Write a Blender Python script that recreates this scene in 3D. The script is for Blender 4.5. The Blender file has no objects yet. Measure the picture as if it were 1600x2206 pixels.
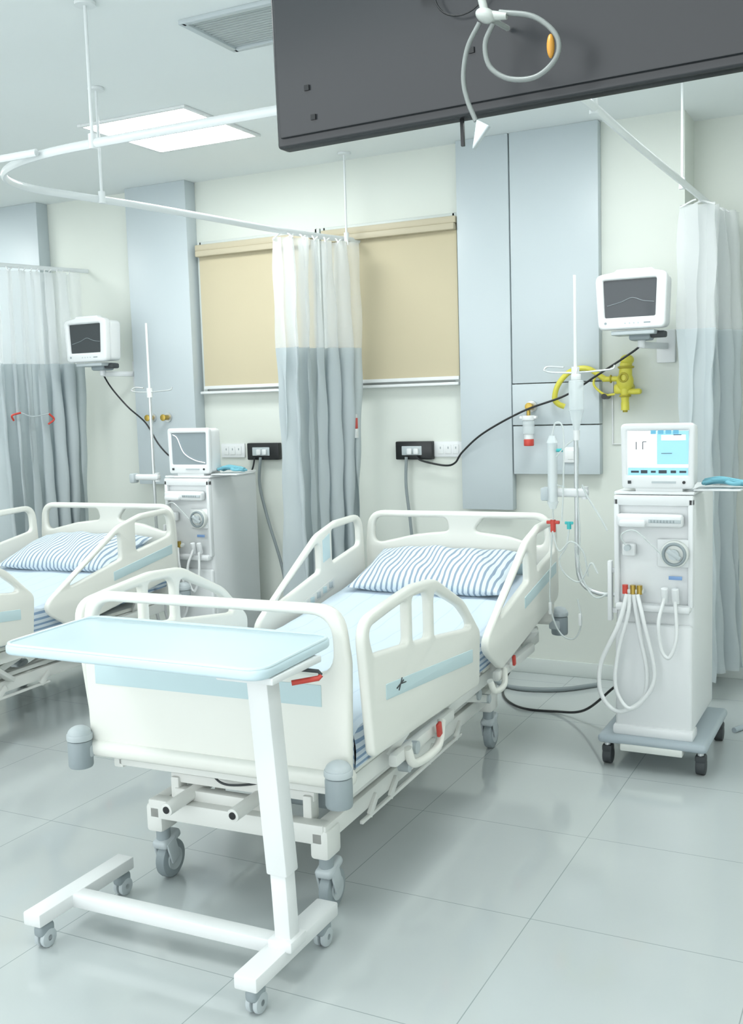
import bpy, bmesh, math, random
from mathutils import Vector, Matrix, Euler
random.seed(4)
SC=bpy.context.scene
COL=SC.collection
SC.view_settings.view_transform='Standard'
SC.view_settings.look='None'
SC.view_settings.exposure=0.17

# ------------------------------------------------------------------ materials
def lin(h):
    h=h.lstrip('#'); o=[]
    for i in (0,2,4):
        c=int(h[i:i+2],16)/255
        o.append(c/12.92 if c<=.04045 else ((c+.055)/1.055)**2.4)
    return (*o,1)
MC={}
def mat(name,hexc,rough=.45,metal=0,spec=.5,alpha=1,emit=None,es=0,trans=0,bump=0,bscale=200,var=0):
    if name in MC: return MC[name]
    m=bpy.data.materials.new(name); m.use_nodes=True
    nt=m.node_tree; b=nt.nodes['Principled BSDF']
    b.inputs['Base Color'].default_value=lin(hexc)
    b.inputs['Roughness'].default_value=rough
    b.inputs['Metallic'].default_value=metal
    b.inputs['Specular IOR Level'].default_value=spec
    b.inputs['Alpha'].default_value=alpha
    b.inputs['Transmission Weight'].default_value=trans
    if emit:
        b.inputs['Emission Color'].default_value=lin(emit); b.inputs['Emission Strength'].default_value=es
    if bump or var:
        tc=nt.nodes.new('ShaderNodeTexCoord')
    if bump:
        n=nt.nodes.new('ShaderNodeTexNoise'); n.inputs['Scale'].default_value=bscale
        nt.links.new(tc.outputs['Object'],n.inputs['Vector'])
        bp=nt.nodes.new('ShaderNodeBump'); bp.inputs['Strength'].default_value=bump; bp.inputs['Distance'].default_value=.002
        nt.links.new(n.outputs['Fac'],bp.inputs['Height']); nt.links.new(bp.outputs['Normal'],b.inputs['Normal'])
    if var:
        n2=nt.nodes.new('ShaderNodeTexNoise'); n2.inputs['Scale'].default_value=1.3; n2.inputs['Detail'].default_value=4
        nt.links.new(tc.outputs['Object'],n2.inputs['Vector'])
        mx=nt.nodes.new('ShaderNodeMix'); mx.data_type='RGBA'
        c=lin(hexc); mx.inputs[6].default_value=[v*(1-var) for v in c[:3]]+[1]; mx.inputs[7].default_value=[min(1,v*(1+var)) for v in c[:3]]+[1]
        nt.links.new(n2.outputs['Fac'],mx.inputs[0]); nt.links.new(mx.outputs[2],b.inputs['Base Color'])
    MC[name]=m; return m
def cloth(name,hexc,trans=.35,clear=0):
    m=mat(name,hexc,.9,bump=.25,bscale=45); nt=m.node_tree; b=nt.nodes['Principled BSDF']; out=nt.nodes['Material Output']
    t=nt.nodes.new('ShaderNodeBsdfTranslucent'); t.inputs[0].default_value=lin(hexc)
    mx=nt.nodes.new('ShaderNodeMixShader'); mx.inputs[0].default_value=trans
    nt.links.new(b.outputs[0],mx.inputs[1]); nt.links.new(t.outputs[0],mx.inputs[2]); last=mx
    if clear:
        tr=nt.nodes.new('ShaderNodeBsdfTransparent'); m2=nt.nodes.new('ShaderNodeMixShader'); m2.inputs[0].default_value=clear
        nt.links.new(mx.outputs[0],m2.inputs[1]); nt.links.new(tr.outputs[0],m2.inputs[2]); last=m2
    nt.links.new(last.outputs[0],out.inputs[0]); return m

M_wall=mat('wall_paint','#d8ddd6',.6,var=.02)
M_ceil=mat('ceiling_paint','#e6ebeb',.7,var=.01)
M_panel=mat('blue_grey_laminate','#bec8cc',.4,var=.02)
M_base=mat('skirting','#cfd6d3',.4)
M_bed=mat('cream_plastic','#e3e4dd',.32)
M_bedm=mat('cream_metal','#dfe1dd',.35)
M_blue=mat('pale_blue_inlay','#c2d8dc',.35)
M_top=mat('table_blue','#c4d8df',.35)
M_white=mat('white_metal','#e0e3e3',.35)
M_grey=mat('caster_grey','#929da1',.45)
M_lgrey=mat('light_grey','#b8c1c4',.4)
M_dark=mat('dark_rubber','#3a3f42',.6)
M_black=mat('black_plastic','#15181a',.35)
M_tv=mat('tv_casing','#26292c',.27)
M_tv2=mat('tv_bracket','#1a1d1f',.5)
M_steel=mat('steel','#cfd3d4',.3,metal=.6)
M_chrome=mat('painted_rail','#dde2e3',.3)
M_brass=mat('brass','#b59a4e',.3,metal=.8)
M_red=mat('red_plastic','#c5453a',.4)
M_teal=mat('teal_plastic','#3fb3b5',.4)
M_yellow=mat('yellow_plastic','#cfc84a',.35)
M_clear=mat('clear_plastic','#e6eef0',.15,alpha=.5)
M_tube=mat('clear_tube','#d9e1e0',.2,alpha=.7)
M_ctube=mat('ivory_tube','#858c8a',.35,alpha=.8)
M_scr=mat('screen_off','#3d4246',.12)
M_scr2=mat('screen_grey','#8b969b',.15)
M_mask=mat('blue_pad','#74b2c2',.8,bump=.6,bscale=60)
M_mach=mat('machine_white','#e1e4e5',.32)
M_machs=mat('machine_side','#dfe2e3',.35)
M_mbase=mat('machine_base_grey','#a6b2b9',.4)
M_blind=mat('blind_fabric','#c2b89c',.85,var=.05)
M_cass=mat('blind_cassette','#bdb49c',.5)
M_orange=mat('orange_spot','#c08a35',.4)
M_cable=mat('grey_cable','#8a9496',.5)
M_led=mat('display_white','#ffffff',.3,emit='#f2faff',es=.7)
M_ledb=mat('display_blue','#8ecbe6',.3,emit='#a8d8ec',es=.3)
M_ledd=mat('display_mark','#20333d',.3)
M_buff=mat('tube_holder','#d8dcd8',.35)
M_cur=cloth('curtain_grey','#cdd6d9',.35)
M_cur3=cloth('curtain_pale','#dbe3e6',.4,clear=.18)
M_net=cloth('curtain_net','#f0f3f4',.4,clear=.5)

def striped(name,base,stripe,period=.022,duty=.35,amt=1.0,both=False,warp=.006):
    m=bpy.data.materials.new(name); m.use_nodes=True; nt=m.node_tree; b=nt.nodes['Principled BSDF']
    b.inputs['Roughness'].default_value=.85
    tc=nt.nodes.new('ShaderNodeTexCoord'); sp=nt.nodes.new('ShaderNodeSeparateXYZ'); nt.links.new(tc.outputs['Object'],sp.inputs[0])
    nz=nt.nodes.new('ShaderNodeTexNoise'); nz.inputs['Scale'].default_value=6; nt.links.new(tc.outputs['Object'],nz.inputs['Vector'])
    w=nt.nodes.new('ShaderNodeMath'); w.operation='MULTIPLY'; w.inputs[1].default_value=warp; nt.links.new(nz.outputs['Fac'],w.inputs[0])
    a=nt.nodes.new('ShaderNodeMath'); a.operation='ADD'; nt.links.new(sp.outputs['X'],a.inputs[0]); nt.links.new(w.outputs[0],a.inputs[1])
    last=a
    if both:
        c=nt.nodes.new('ShaderNodeMath'); c.operation='ADD'; nt.links.new(a.outputs[0],c.inputs[0]); nt.links.new(sp.outputs['Z'],c.inputs[1]); last=c
    mo=nt.nodes.new('ShaderNodeMath'); mo.operation='PINGPONG'; mo.inputs[1].default_value=period/2; nt.links.new(last.outputs[0],mo.inputs[0])
    lt=nt.nodes.new('ShaderNodeMath'); lt.operation='LESS_THAN'; lt.inputs[1].default_value=period/2*duty; nt.links.new(mo.outputs[0],lt.inputs[0])
    am=nt.nodes.new('ShaderNodeMath'); am.operation='MULTIPLY'; am.inputs[1].default_value=amt; nt.links.new(lt.outputs[0],am.inputs[0])
    mx=nt.nodes.new('ShaderNodeMix'); mx.data_type='RGBA'; mx.inputs[6].default_value=lin(base); mx.inputs[7].default_value=lin(stripe)
    nt.links.new(am.outputs[0],mx.inputs[0]); nt.links.new(mx.outputs[2],b.inputs['Base Color'])
    return m
M_sheet=striped('sheet_top','#c9d7e3','#a3b8cd',period=.10,duty=.06,amt=.3)  # same sheet as the sides; overexposed look of the top painted as fainter stripes
M_sheets=striped('sheet_side','#d4dfe8','#8aa3bf',period=.024,duty=.42,both=True)
M_pillow=striped('pillow_stripe','#d6e1e8','#8c9fb2',period=.025,duty=.38,warp=.03)

def floor_mat():
    m=bpy.data.materials.new('floor_tile'); m.use_nodes=True; nt=m.node_tree; b=nt.nodes['Principled BSDF']
    tc=nt.nodes.new('ShaderNodeTexCoord'); sp=nt.nodes.new('ShaderNodeSeparateXYZ'); nt.links.new(tc.outputs['Object'],sp.inputs[0])
    outs=[]
    for ax,off in (('X',.91),('Y',-2.70)):
        a=nt.nodes.new('ShaderNodeMath'); a.operation='ADD'; a.inputs[1].default_value=off+12; nt.links.new(sp.outputs[ax],a.inputs[0])
        p=nt.nodes.new('ShaderNodeMath'); p.operation='PINGPONG'; p.inputs[1].default_value=.3; nt.links.new(a.outputs[0],p.inputs[0])
        l=nt.nodes.new('ShaderNodeMath'); l.operation='LESS_THAN'; l.inputs[1].default_value=.0014; nt.links.new(p.outputs[0],l.inputs[0]); outs.append(l)
    mxm=nt.nodes.new('ShaderNodeMath'); mxm.operation='MAXIMUM'; nt.links.new(outs[0].outputs[0],mxm.inputs[0]); nt.links.new(outs[1].outputs[0],mxm.inputs[1])
    n=nt.nodes.new('ShaderNodeTexNoise'); n.inputs['Scale'].default_value=2.2; n.inputs['Detail'].default_value=5; nt.links.new(tc.outputs['Object'],n.inputs['Vector'])
    cr=nt.nodes.new('ShaderNodeMix'); cr.data_type='RGBA'; cr.inputs[6].default_value=lin('#b5bcbc'); cr.inputs[7].default_value=lin('#bfc6c6'); nt.links.new(n.outputs['Fac'],cr.inputs[0])
    mx=nt.nodes.new('ShaderNodeMix'); mx.data_type='RGBA'; mx.inputs[7].default_value=lin('#929c9b'); nt.links.new(cr.outputs[2],mx.inputs[6]); nt.links.new(mxm.outputs[0],mx.inputs[0])
    nt.links.new(mx.outputs[2],b.inputs['Base Color']); b.inputs['Roughness'].default_value=.09; b.inputs['Specular IOR Level'].default_value=.8
    return m
M_floor=floor_mat()

# ------------------------------------------------------------------ mesh builder
def smooth_pts(pts,n=8,closed=False):
    P=[Vector(p) for p in pts]; out=[]; L=len(P)
    rng=range(L) if closed else range(L-1)
    for i in rng:
        p1=P[i]; p2=P[(i+1)%L]
        p0=P[(i-1)%L] if (closed or i>0) else p1*2-p2
        p3=P[(i+2)%L] if (closed or i<L-2) else p2*2-p1
        for k in range(n):
            t=k/n
            out.append(.5*((2*p1)+(p2-p0)*t+(2*p0-5*p1+4*p2-p3)*t*t+(3*p1-p0-3*p2+p3)*t**3))
    if not closed: out.append(P[-1])
    return out
def fillet(pts,seg=7):
    out=[]; n=len(pts)
    for i in range(n):
        p=Vector(pts[i][:2]); r=pts[i][2] if len(pts[i])>2 else 0
        a=Vector(pts[i-1][:2]); c=Vector(pts[(i+1)%n][:2])
        if r<=0: out.append(p); continue
        u=(a-p); v=(c-p); lu,lv=u.length,v.length; u.normalize(); v.normalize()
        ang=math.acos(max(-1,min(1,u.dot(v)))); d=r/math.tan(ang/2)
        d=min(d,lu*.48,lv*.48); s=p+u*d; e=p+v*d
        for k in range(seg+1):
            t=k/seg; out.append((1-t)**2*s+2*t*(1-t)*p+t*t*e)
    return out
class B:
    def __init__(s): s.bm=bmesh.new(); s.m=[]
    def mi(s,m):
        if m not in s.m: s.m.append(m)
        return s.m.index(m)
    def merge(s,tb,m,mtx=None):
        i=s.mi(m); mp={}
        for v in tb.verts:
            mp[v]=s.bm.verts.new(mtx@v.co if mtx else v.co)
        for f in tb.faces:
            try:
                nf=s.bm.faces.new([mp[v] for v in f.verts]); nf.material_index=i; nf.smooth=True
            except ValueError: pass
        tb.free()
    def box(s,c,sz,m,bev=0,rot=None,seg=2):
        tb=bmesh.new(); bmesh.ops.create_cube(tb,size=1)
        for v in tb.verts: v.co=Vector((v.co.x*sz[0],v.co.y*sz[1],v.co.z*sz[2]))
        if bev>0: bmesh.ops.bevel(tb,geom=tb.edges[:],offset=min(bev,min(sz)*.49),segments=seg,profile=.5,affect='EDGES')
        mtx=Matrix.Translation(c)
        if rot: mtx=mtx@Euler(rot).to_matrix().to_4x4()
        s.merge(tb,m,mtx); return s
    def bar(s,p1,p2,w,h,m,bev=.003):
        p1=Vector(p1);p2=Vector(p2);d=p2-p1;L=d.length
        q=d.to_track_quat('Y','Z')
        tb=bmesh.new(); bmesh.ops.create_cube(tb,size=1)
        for v in tb.verts: v.co=Vector((v.co.x*w,v.co.y*L,v.co.z*h))
        if bev: bmesh.ops.bevel(tb,geom=tb.edges[:],offset=min(bev,min(w,h)*.4),segments=2,profile=.5,affect='EDGES')
        s.merge(tb,m,Matrix.Translation((p1+p2)/2)@q.to_matrix().to_4x4()); return s
    def post(s,p1,p2,wx,wy,m,bev=.003):
        p1=Vector(p1);p2=Vector(p2); c=(p1+p2)/2; h=p2.z-p1.z
        tb=bmesh.new(); bmesh.ops.create_cube(tb,size=1)
        for v in tb.verts: v.co=Vector((v.co.x*wx,v.co.y*wy,v.co.z*h))
        if bev: bmesh.ops.bevel(tb,geom=tb.edges[:],offset=bev,segments=2,profile=.5,affect='EDGES')
        for v in tb.verts:
            k=v.co.z/h; v.co.x+=(p2.x-p1.x)*k; v.co.y+=(p2.y-p1.y)*k
        s.merge(tb,m,Matrix.Translation(c)); return s
    def cyl(s,p1,p2,r,m,r2=None,seg=20,bev=0):
        p1=Vector(p1);p2=Vector(p2);d=p2-p1
        tb=bmesh.new(); bmesh.ops.create_cone(tb,cap_ends=True,segments=seg,radius1=r,radius2=r if r2 is None else r2,depth=d.length)
        if bev:
            ed=[e for e in tb.edges if abs(e.verts[0].co.z-e.verts[1].co.z)<1e-6]
            bmesh.ops.bevel(tb,geom=ed,offset=bev,segments=2,profile=.5,affect='EDGES')
        s.merge(tb,m,Matrix.Translation((p1+p2)/2)@d.to_track_quat('Z','Y').to_matrix().to_4x4()); return s
    def ball(s,c,r,m,sc=(1,1,1),rot=None):
        tb=bmesh.new(); bmesh.ops.create_uvsphere(tb,u_segments=20,v_segments=12,radius=r)
        mtx=Matrix.Translation(c)
        if rot: mtx=mtx@Euler(rot).to_matrix().to_4x4()
        mtx=mtx@Matrix.Diagonal((*sc,1)); s.merge(tb,m,mtx); return s
    def tube(s,pts,r,m,closed=False,n=8,seg=10,sm=True,flat=1):
        P=smooth_pts(pts,n,closed) if sm else [Vector(p) for p in pts]
        tb=bmesh.new(); rings=[]; L=len(P); up=None
        for i,p in enumerate(P):
            a=P[i-1] if (i>0 or closed) else P[i]; b=P[(i+1)%L] if (i<L-1 or closed) else P[i]
            t=(b-a)
            if t.length<1e-9: t=Vector((0,0,1))
            t.normalize()
            if up is None:
                up=Vector((0,0,1)) if abs(t.z)<.9 else Vector((0,1,0))
            x=up.cross(t); 
            if x.length<1e-6: x=Vector((1,0,0))
            x.normalize(); y=t.cross(x).normalized(); up=y
            rings.append([tb.verts.new(p+x*math.cos(2*math.pi*k/seg)*r+y*math.sin(2*math.pi*k/seg)*r*flat) for k in range(seg)])
        for i in range(L if closed else L-1):
            A=rings[i];Bq=rings[(i+1)%L]
            for k in range(seg): tb.faces.new((A[k],A[(k+1)%seg],Bq[(k+1)%seg],Bq[k]))
        if not closed:
            tb.faces.new(rings[0][::-1]); tb.faces.new(rings[-1])
        s.merge(tb,m); return s
    def torus(s,c,R,r,m,axis='y',seg=28,sc=(1,1)):
        pts=[]
        for k in range(seg):
            a=2*math.pi*k/seg; u,v=R*math.cos(a)*sc[0],R*math.sin(a)*sc[1]
            pts.append((c[0]+u,c[1],c[2]+v) if axis=='y' else (c[0],c[1]+u,c[2]+v) if axis=='x' else (c[0]+u,c[1]+v,c[2]))
        return s.tube(pts,r,m,closed=True,sm=False)
    def board(s,outer,holes,thick,m,plane='xz',off=0,bev=.006):
        cu=bpy.data.curves.new('tmp','CURVE'); cu.dimensions='2D'; cu.fill_mode='BOTH'
        for poly in [outer]+holes:
            pp=fillet(poly); sp=cu.splines.new('POLY'); sp.points.add(len(pp)-1); sp.use_cyclic_u=True
            for i,p in enumerate(pp): sp.points[i].co=(p.x,p.y,0,1)
        cu.extrude=thick/2-bev; cu.bevel_depth=bev; cu.bevel_resolution=2; cu.offset=-bev
        ob=bpy.data.objects.new('tmp',cu); COL.objects.link(ob)
        bpy.context.view_layer.update()
        me=bpy.data.meshes.new_from_object(ob.evaluated_get(bpy.context.evaluated_depsgraph_get()))
        bpy.data.objects.remove(ob); bpy.data.curves.remove(cu)
        tb=bmesh.new(); tb.from_mesh(me); bpy.data.meshes.remove(me)
        bmesh.ops.remove_doubles(tb,verts=tb.verts,dist=1e-5)
        for v in tb.verts:
            x,y,z=v.co
            v.co=Vector((x,off+z,y)) if plane=='xz' else Vector((off+z,x,y)) if plane=='yz' else Vector((x,y,off+z))
        bmesh.ops.recalc_face_normals(tb,faces=tb.faces)
        s.merge(tb,m); return s
    def grid(s,fn,nu,nv,m):
        tb=bmesh.new(); V=[[tb.verts.new(fn(i/nu,j/nv)) for j in range(nv+1)] for i in range(nu+1)]
        for i in range(nu):
            for j in range(nv): tb.faces.new((V[i][j],V[i+1][j],V[i+1][j+1],V[i][j+1]))
        s.merge(tb,m); return s
    def obj(s,name,parent=None,label=None,cat=None,kind=None,group=None,loc=None,rotz=0,sharp=38):
        bmesh.ops.recalc_face_normals(s.bm,faces=s.bm.faces)
        me=bpy.data.meshes.new(name); s.bm.to_mesh(me); s.bm.free()
        for m in s.m: me.materials.append(m)
        me.set_sharp_from_angle(angle=math.radians(sharp))
        o=bpy.data.objects.new(name,me); COL.objects.link(o)
        if parent: o.parent=parent
        tag(o,label,cat,kind,group)
        if loc: o.location=loc
        if rotz: o.rotation_euler=(0,0,rotz)
        return o
def tag(o,label=None,cat=None,kind=None,group=None):
    if label: o['label']=label
    if cat: o['category']=cat
    if kind: o['kind']=kind
    if group: o['group']=group
def thing(name,label,cat,loc=(0,0,0),rotz=0,group=None):
    e=bpy.data.objects.new(name,None); COL.objects.link(e); e.empty_display_size=.1
    e.location=loc; e.rotation_euler=(0,0,rotz); tag(e,label,cat,None,group); return e
def dup(src,loc,label=None,rotz=None):
    n=src.copy(); COL.objects.link(n); n.location=loc
    if label: n['label']=label
    if rotz is not None: n.rotation_euler=(0,0,rotz)
    def rec(a,b):
        for c in a.children:
            d=c.copy(); COL.objects.link(d); d.parent=b; rec(c,d)
    rec(src,n); return n

# ------------------------------------------------------------------ room
CZ=2.80; WY=5.26
B().box((-2.9,2.0,-.05),(9.4,7.6,.1),M_floor).obj('floor',kind='structure')
B().box((-2.9,2.0,CZ+.05),(9.4,7.6,.1),M_ceil).obj('ceiling',kind='structure')
b=B(); b.box(((-7.5-.95)/2,WY+.2,CZ/2),(6.55,.4,CZ),M_wall); b.box(((-.95+1.8)/2,5.51+.1,CZ/2),(2.75,.2,CZ),M_wall)
b.obj('wall_back',kind='structure')
B().box((-7.55,2.0,CZ/2),(.1,7.6,CZ),M_wall).obj('wall_left',kind='structure')
B().box((1.85,2.0,CZ/2),(.1,7.6,CZ),M_wall).obj('wall_right',kind='structure')
b=B(); b.box(((-7.5-.95)/2,WY-.006,.04),(6.55,.012,.08),M_base,.003); b.box((-.944,5.385,.04),(.012,.25,.08),M_base,.003); b.box((.42,5.504,.04),(2.7,.012,.08),M_base,.003)
b.obj('baseboard_back',kind='structure')
b=B()
b.box((-1.957,WY-.03,(.88+CZ)/2),(.285,.06,CZ-.88),M_panel,.003); b.box((-1.58,WY-.03,(1.54+CZ)/2),(.455,.06,CZ-1.54),M_panel,.003)
b.box((-1.58,WY-.033,1.43),(.455,.066,.21),M_panel,.003); b.box((-1.58,WY-.03,1.195),(.455,.06,.25),M_panel,.003)
b.obj('trim_1',kind='structure')
b=B(); b.box((-4.025,WY-.05,(1.0+CZ)/2),(.45,.1,CZ-1.0),M_panel,.003); b.obj('trim_2',kind='structure')
b=B(); b.box((-5.22,WY-.05,(1.0+CZ)/2),(.5,.1,CZ-1.0),M_panel,.003); b.obj('trim_3',kind='structure')
def window(name,x0,x1):
    b=B(); z0,z1=1.56,2.43
    b.box(((x0+x1)/2,WY-.004,(z0+z1)/2),(x1-x0,.008,z1-z0),M_base)
    for x in (x0,x1): b.box((x,WY-.012,(z0+z1)/2),(.03,.024,z1-z0+.03),M_base,.003)
    b.box(((x0+x1)/2,WY-.012,z1),(x1-x0,.024,.03),M_base,.003)
    b.box(((x0+x1)/2,WY-.03,z0-.008),(x1-x0+.03,.06,.016),M_white,.004)
    b.obj(name,kind='structure')
def blind(x0,x1,lab):
    t=thing('roller_blind',lab,'blind',((x0+x1)/2,WY-.045,1.57),group='beige roller blinds along the wall')
    w=x1-x0
    B().box((0,0,.835),(w,.05,.035),M_cass,.004).box((0,-.004,.800),(w-.01,.06,.035),M_cass,.006).obj('blind_cassette',t)
    B().box((0,.01,.405),(w-.012,.003,.77),M_blind).obj('blind_fabric',t)
    B().box((0,.005,.012),(w-.01,.014,.02),M_white,.004).obj('bottom_bar',t,label='white bottom bar')
window('window_1',-3.77,-2.96); window('window_2',-2.92,-2.125); window('window_3',-6.25,-5.49)
blind(-3.77,-2.97,'beige fabric roller blind pulled fully down'); blind(-2.91,-2.105,'beige fabric roller blind beside the blue-grey wall panel'); blind(-6.24,-5.49,'beige roller blind behind the bundled curtain')

def panel_light(x,y,lab):
    t=thing('ceiling_light',lab,'ceiling light',(x,y,CZ),group='recessed square ceiling lights')
    b=B()
    for dx,dy,sx,sy in ((-.3,0,.02,.62),(.3,0,.02,.62),(0,-.3,.58,.02),(0,.3,.58,.02)): b.box((dx,dy,-.006),(sx,sy,.012),M_white,.002)
    b.obj('light_frame',t)
    B().box((0,0,-.003),(.58,.58,.006),mat('light_diffuser','#ffffff',.5,emit='#fbfffe',es=19)).obj('light_diffuser',t)
for x,y in ((-3.17,4.22),(-3.17,1.4),(-.9,1.0),(-5.6,4.22),(-5.6,1.4),(.9,3.4),(-1.1,4.0)):  # last panel is added, unseen behind the television, to brighten second machine and walls
    panel_light(x,y,'glowing white square LED panel recessed in the ceiling')
t=thing('ceiling_vent','pale grey rectangular air vent set in the ceiling','vent',(-1.95,3.25,CZ))
b=B()
for dx,dy,sx,sy in ((-.3,0,.025,.34),(.3,0,.025,.34),(0,-.16,.6,.025),(0,.16,.6,.025)): b.box((dx,dy,-.008),(sx,sy,.016),M_lgrey,.002)
b.obj('vent_frame',t)
b=B(); b.box((0,0,-.001),(.58,.31,.002),M_lgrey)
for i in range(15): b.box((0,-.14+i*.02,-.006),(.575,.018,.003),mat('vent_slat','#b0b8b9',.5),rot=(.15,0,0))
b.obj('vent_louvre',t)

# ------------------------------------------------------------------ curtain tracks
RZ=2.35
def rods(t,L):
    for x,y in L:
        B().cyl((x,y,RZ),(x,y,CZ-.002),.006,M_chrome,seg=12).cyl((x,y,CZ-.012),(x,y,CZ-.001),.035,M_chrome,seg=24).cyl((x,y,RZ-.018),(x,y,RZ+.03),.014,M_chrome,seg=14).obj('hanger_rod',t)
t=thing('curtain_track','white metal curtain track curving around the made bed','curtain track',(0,0,0),group='ceiling curtain tracks')
L=[(-2.68,5.26,RZ),(-2.78,4.95,RZ),(-2.86,4.6,RZ),(-2.92,4.16,RZ),(-2.99,3.72,RZ),(-3.06,3.42,RZ),(-3.10,3.20,RZ),(-3.05,3.02,RZ),(-2.90,2.89,RZ),(-2.65,2.81,RZ),(-2.3,2.79,RZ)]
L+=[(-1.6,2.79,RZ),(-1.25,2.79,RZ),(-1.02,2.84,RZ),(-.90,2.98,RZ),(-.87,3.2,RZ),(-.865,3.8,RZ),(-.85,4.6,RZ),(-.83,5.51,RZ)]
B().tube(L,.012,M_chrome,n=10,seg=10,flat=1.3).obj('track_rail',t)
rods(t,((-2.42,2.79),(-3.02,3.52),(-2.70,5.10),(-.87,3.3),(-.86,4.7)))
t=thing('curtain_track','white curtain track continuing around the neighbouring bed','curtain track',(0,0,0),group='ceiling curtain tracks')
B().tube([(-4.66,5.26,RZ),(-4.78,4.9,RZ),(-4.88,4.5,RZ),(-4.95,3.9,RZ),(-5.0,3.3,RZ),(-4.96,3.0,RZ),(-4.8,2.84,RZ),(-4.5,2.78,RZ),(-3.6,2.78,RZ),(-2.66,2.78,RZ)],.010,M_chrome,n=8,flat=1.3).obj('track_rail',t)
rods(t,((-4.97,3.5),(-4.0,2.78)))

def curtain(p0,p1,lab,folds,amp,zb,mf,flare=0,ztop=RZ-.03,zm=1.76,group='bundled privacy curtains'):
    p0=Vector((*p0,0));p1=Vector((*p1,0)); d=(p1-p0); L=d.length; d.normalize(); n=Vector((-d.y,d.x,0))
    t=thing('privacy_curtain',lab,'curtain',(p0.x,p0.y,0),group=group)
    ph=[random.uniform(-.5,.5) for _ in range(12)]
    def pos(u,z):
        k=(ztop-z)/(ztop-zb)
        a=amp*(.7+.35*k)*(1+.45*math.sin(u*9+ph[0]+k*1.2))
        s=math.sin(u*folds*2*math.pi+ph[1]+.9*math.sin(k*2.4+u*5))
        uu=u+ .25/folds*math.sin(u*folds*4*math.pi+1)
        x=d*(uu*L*(1+flare*k)-flare*k*L*.15)+n*(a*s+.014*math.sin(u*37+z*3)+.005*math.sin(z*17+u*60))
        return Vector((x.x,x.y,z))
    B().grid(lambda u,v:pos(u,ztop+(zm-ztop)*v),folds*16,8,M_net).obj('net_panel',t,label='sheer white net upper panel',sharp=80)
    B().grid(lambda u,v:pos(u,zm+(zb-zm)*v),folds*16,40,mf).obj('fabric_panel',t,sharp=80)
    for i in range(folds*2):
        q=pos((i+.5)/(folds*2),ztop); q2=d*((i+.5)/(folds*2)*L)
        B().tube([(q.x,q.y,ztop-.012),(q.x*.3+q2.x*.7,q.y*.3+q2.y*.7,ztop+.012),(q2.x,q2.y,RZ-.012)],.004,M_white,seg=6).obj('curtain_hook',t)
    return t,d*L,n
c1,v1,n1=curtain((-2.85,4.64),(-2.68,5.10),'grey curtain with white net top, bundled beside the made bed',6,.055,.25,M_cur)
B().box((v1.x+.03,v1.y-.06,1.30),(.02,.035,.05),M_white,.003).box((v1.x+.03,v1.y-.06,1.355),(.018,.03,.06),M_red,.004).box((v1.x+.03,v1.y-.06,1.39),(.016,.028,.03),M_white,.004).obj('tie_tag',c1,label='red and white curtain tag')
c2,v2,n2=curtain((-4.86,4.58),(-4.66,5.12),'grey net-topped curtain with red tie by the neighbouring bed',7,.06,.25,M_cur)
q=Vector((v2.x*.35,v2.y*.35,1.42))+Vector((.07,-.03,0))
B().tube([q+Vector((-.03,-.10,.0)),q+Vector((-.02,-.12,.03)),q+Vector((.0,-.07,.045))],.006,M_red).tube([q+Vector((.0,-.07,.045)),q+Vector((.03,.0,.02)),q+Vector((.06,.10,.035))],.004,M_lgrey).tube([q+Vector((.06,.10,.035)),q+Vector((.07,.13,.0)),q+Vector((.05,.10,-.03))],.006,M_red).obj('tie_cord',c2,label='curtain tie cord with red ends')
curtain((-.86,5.0),(-.78,5.4),'pale translucent curtain with net top beside the dialysis machine',6,.07,.1,M_cur3,flare=.25)

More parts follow.
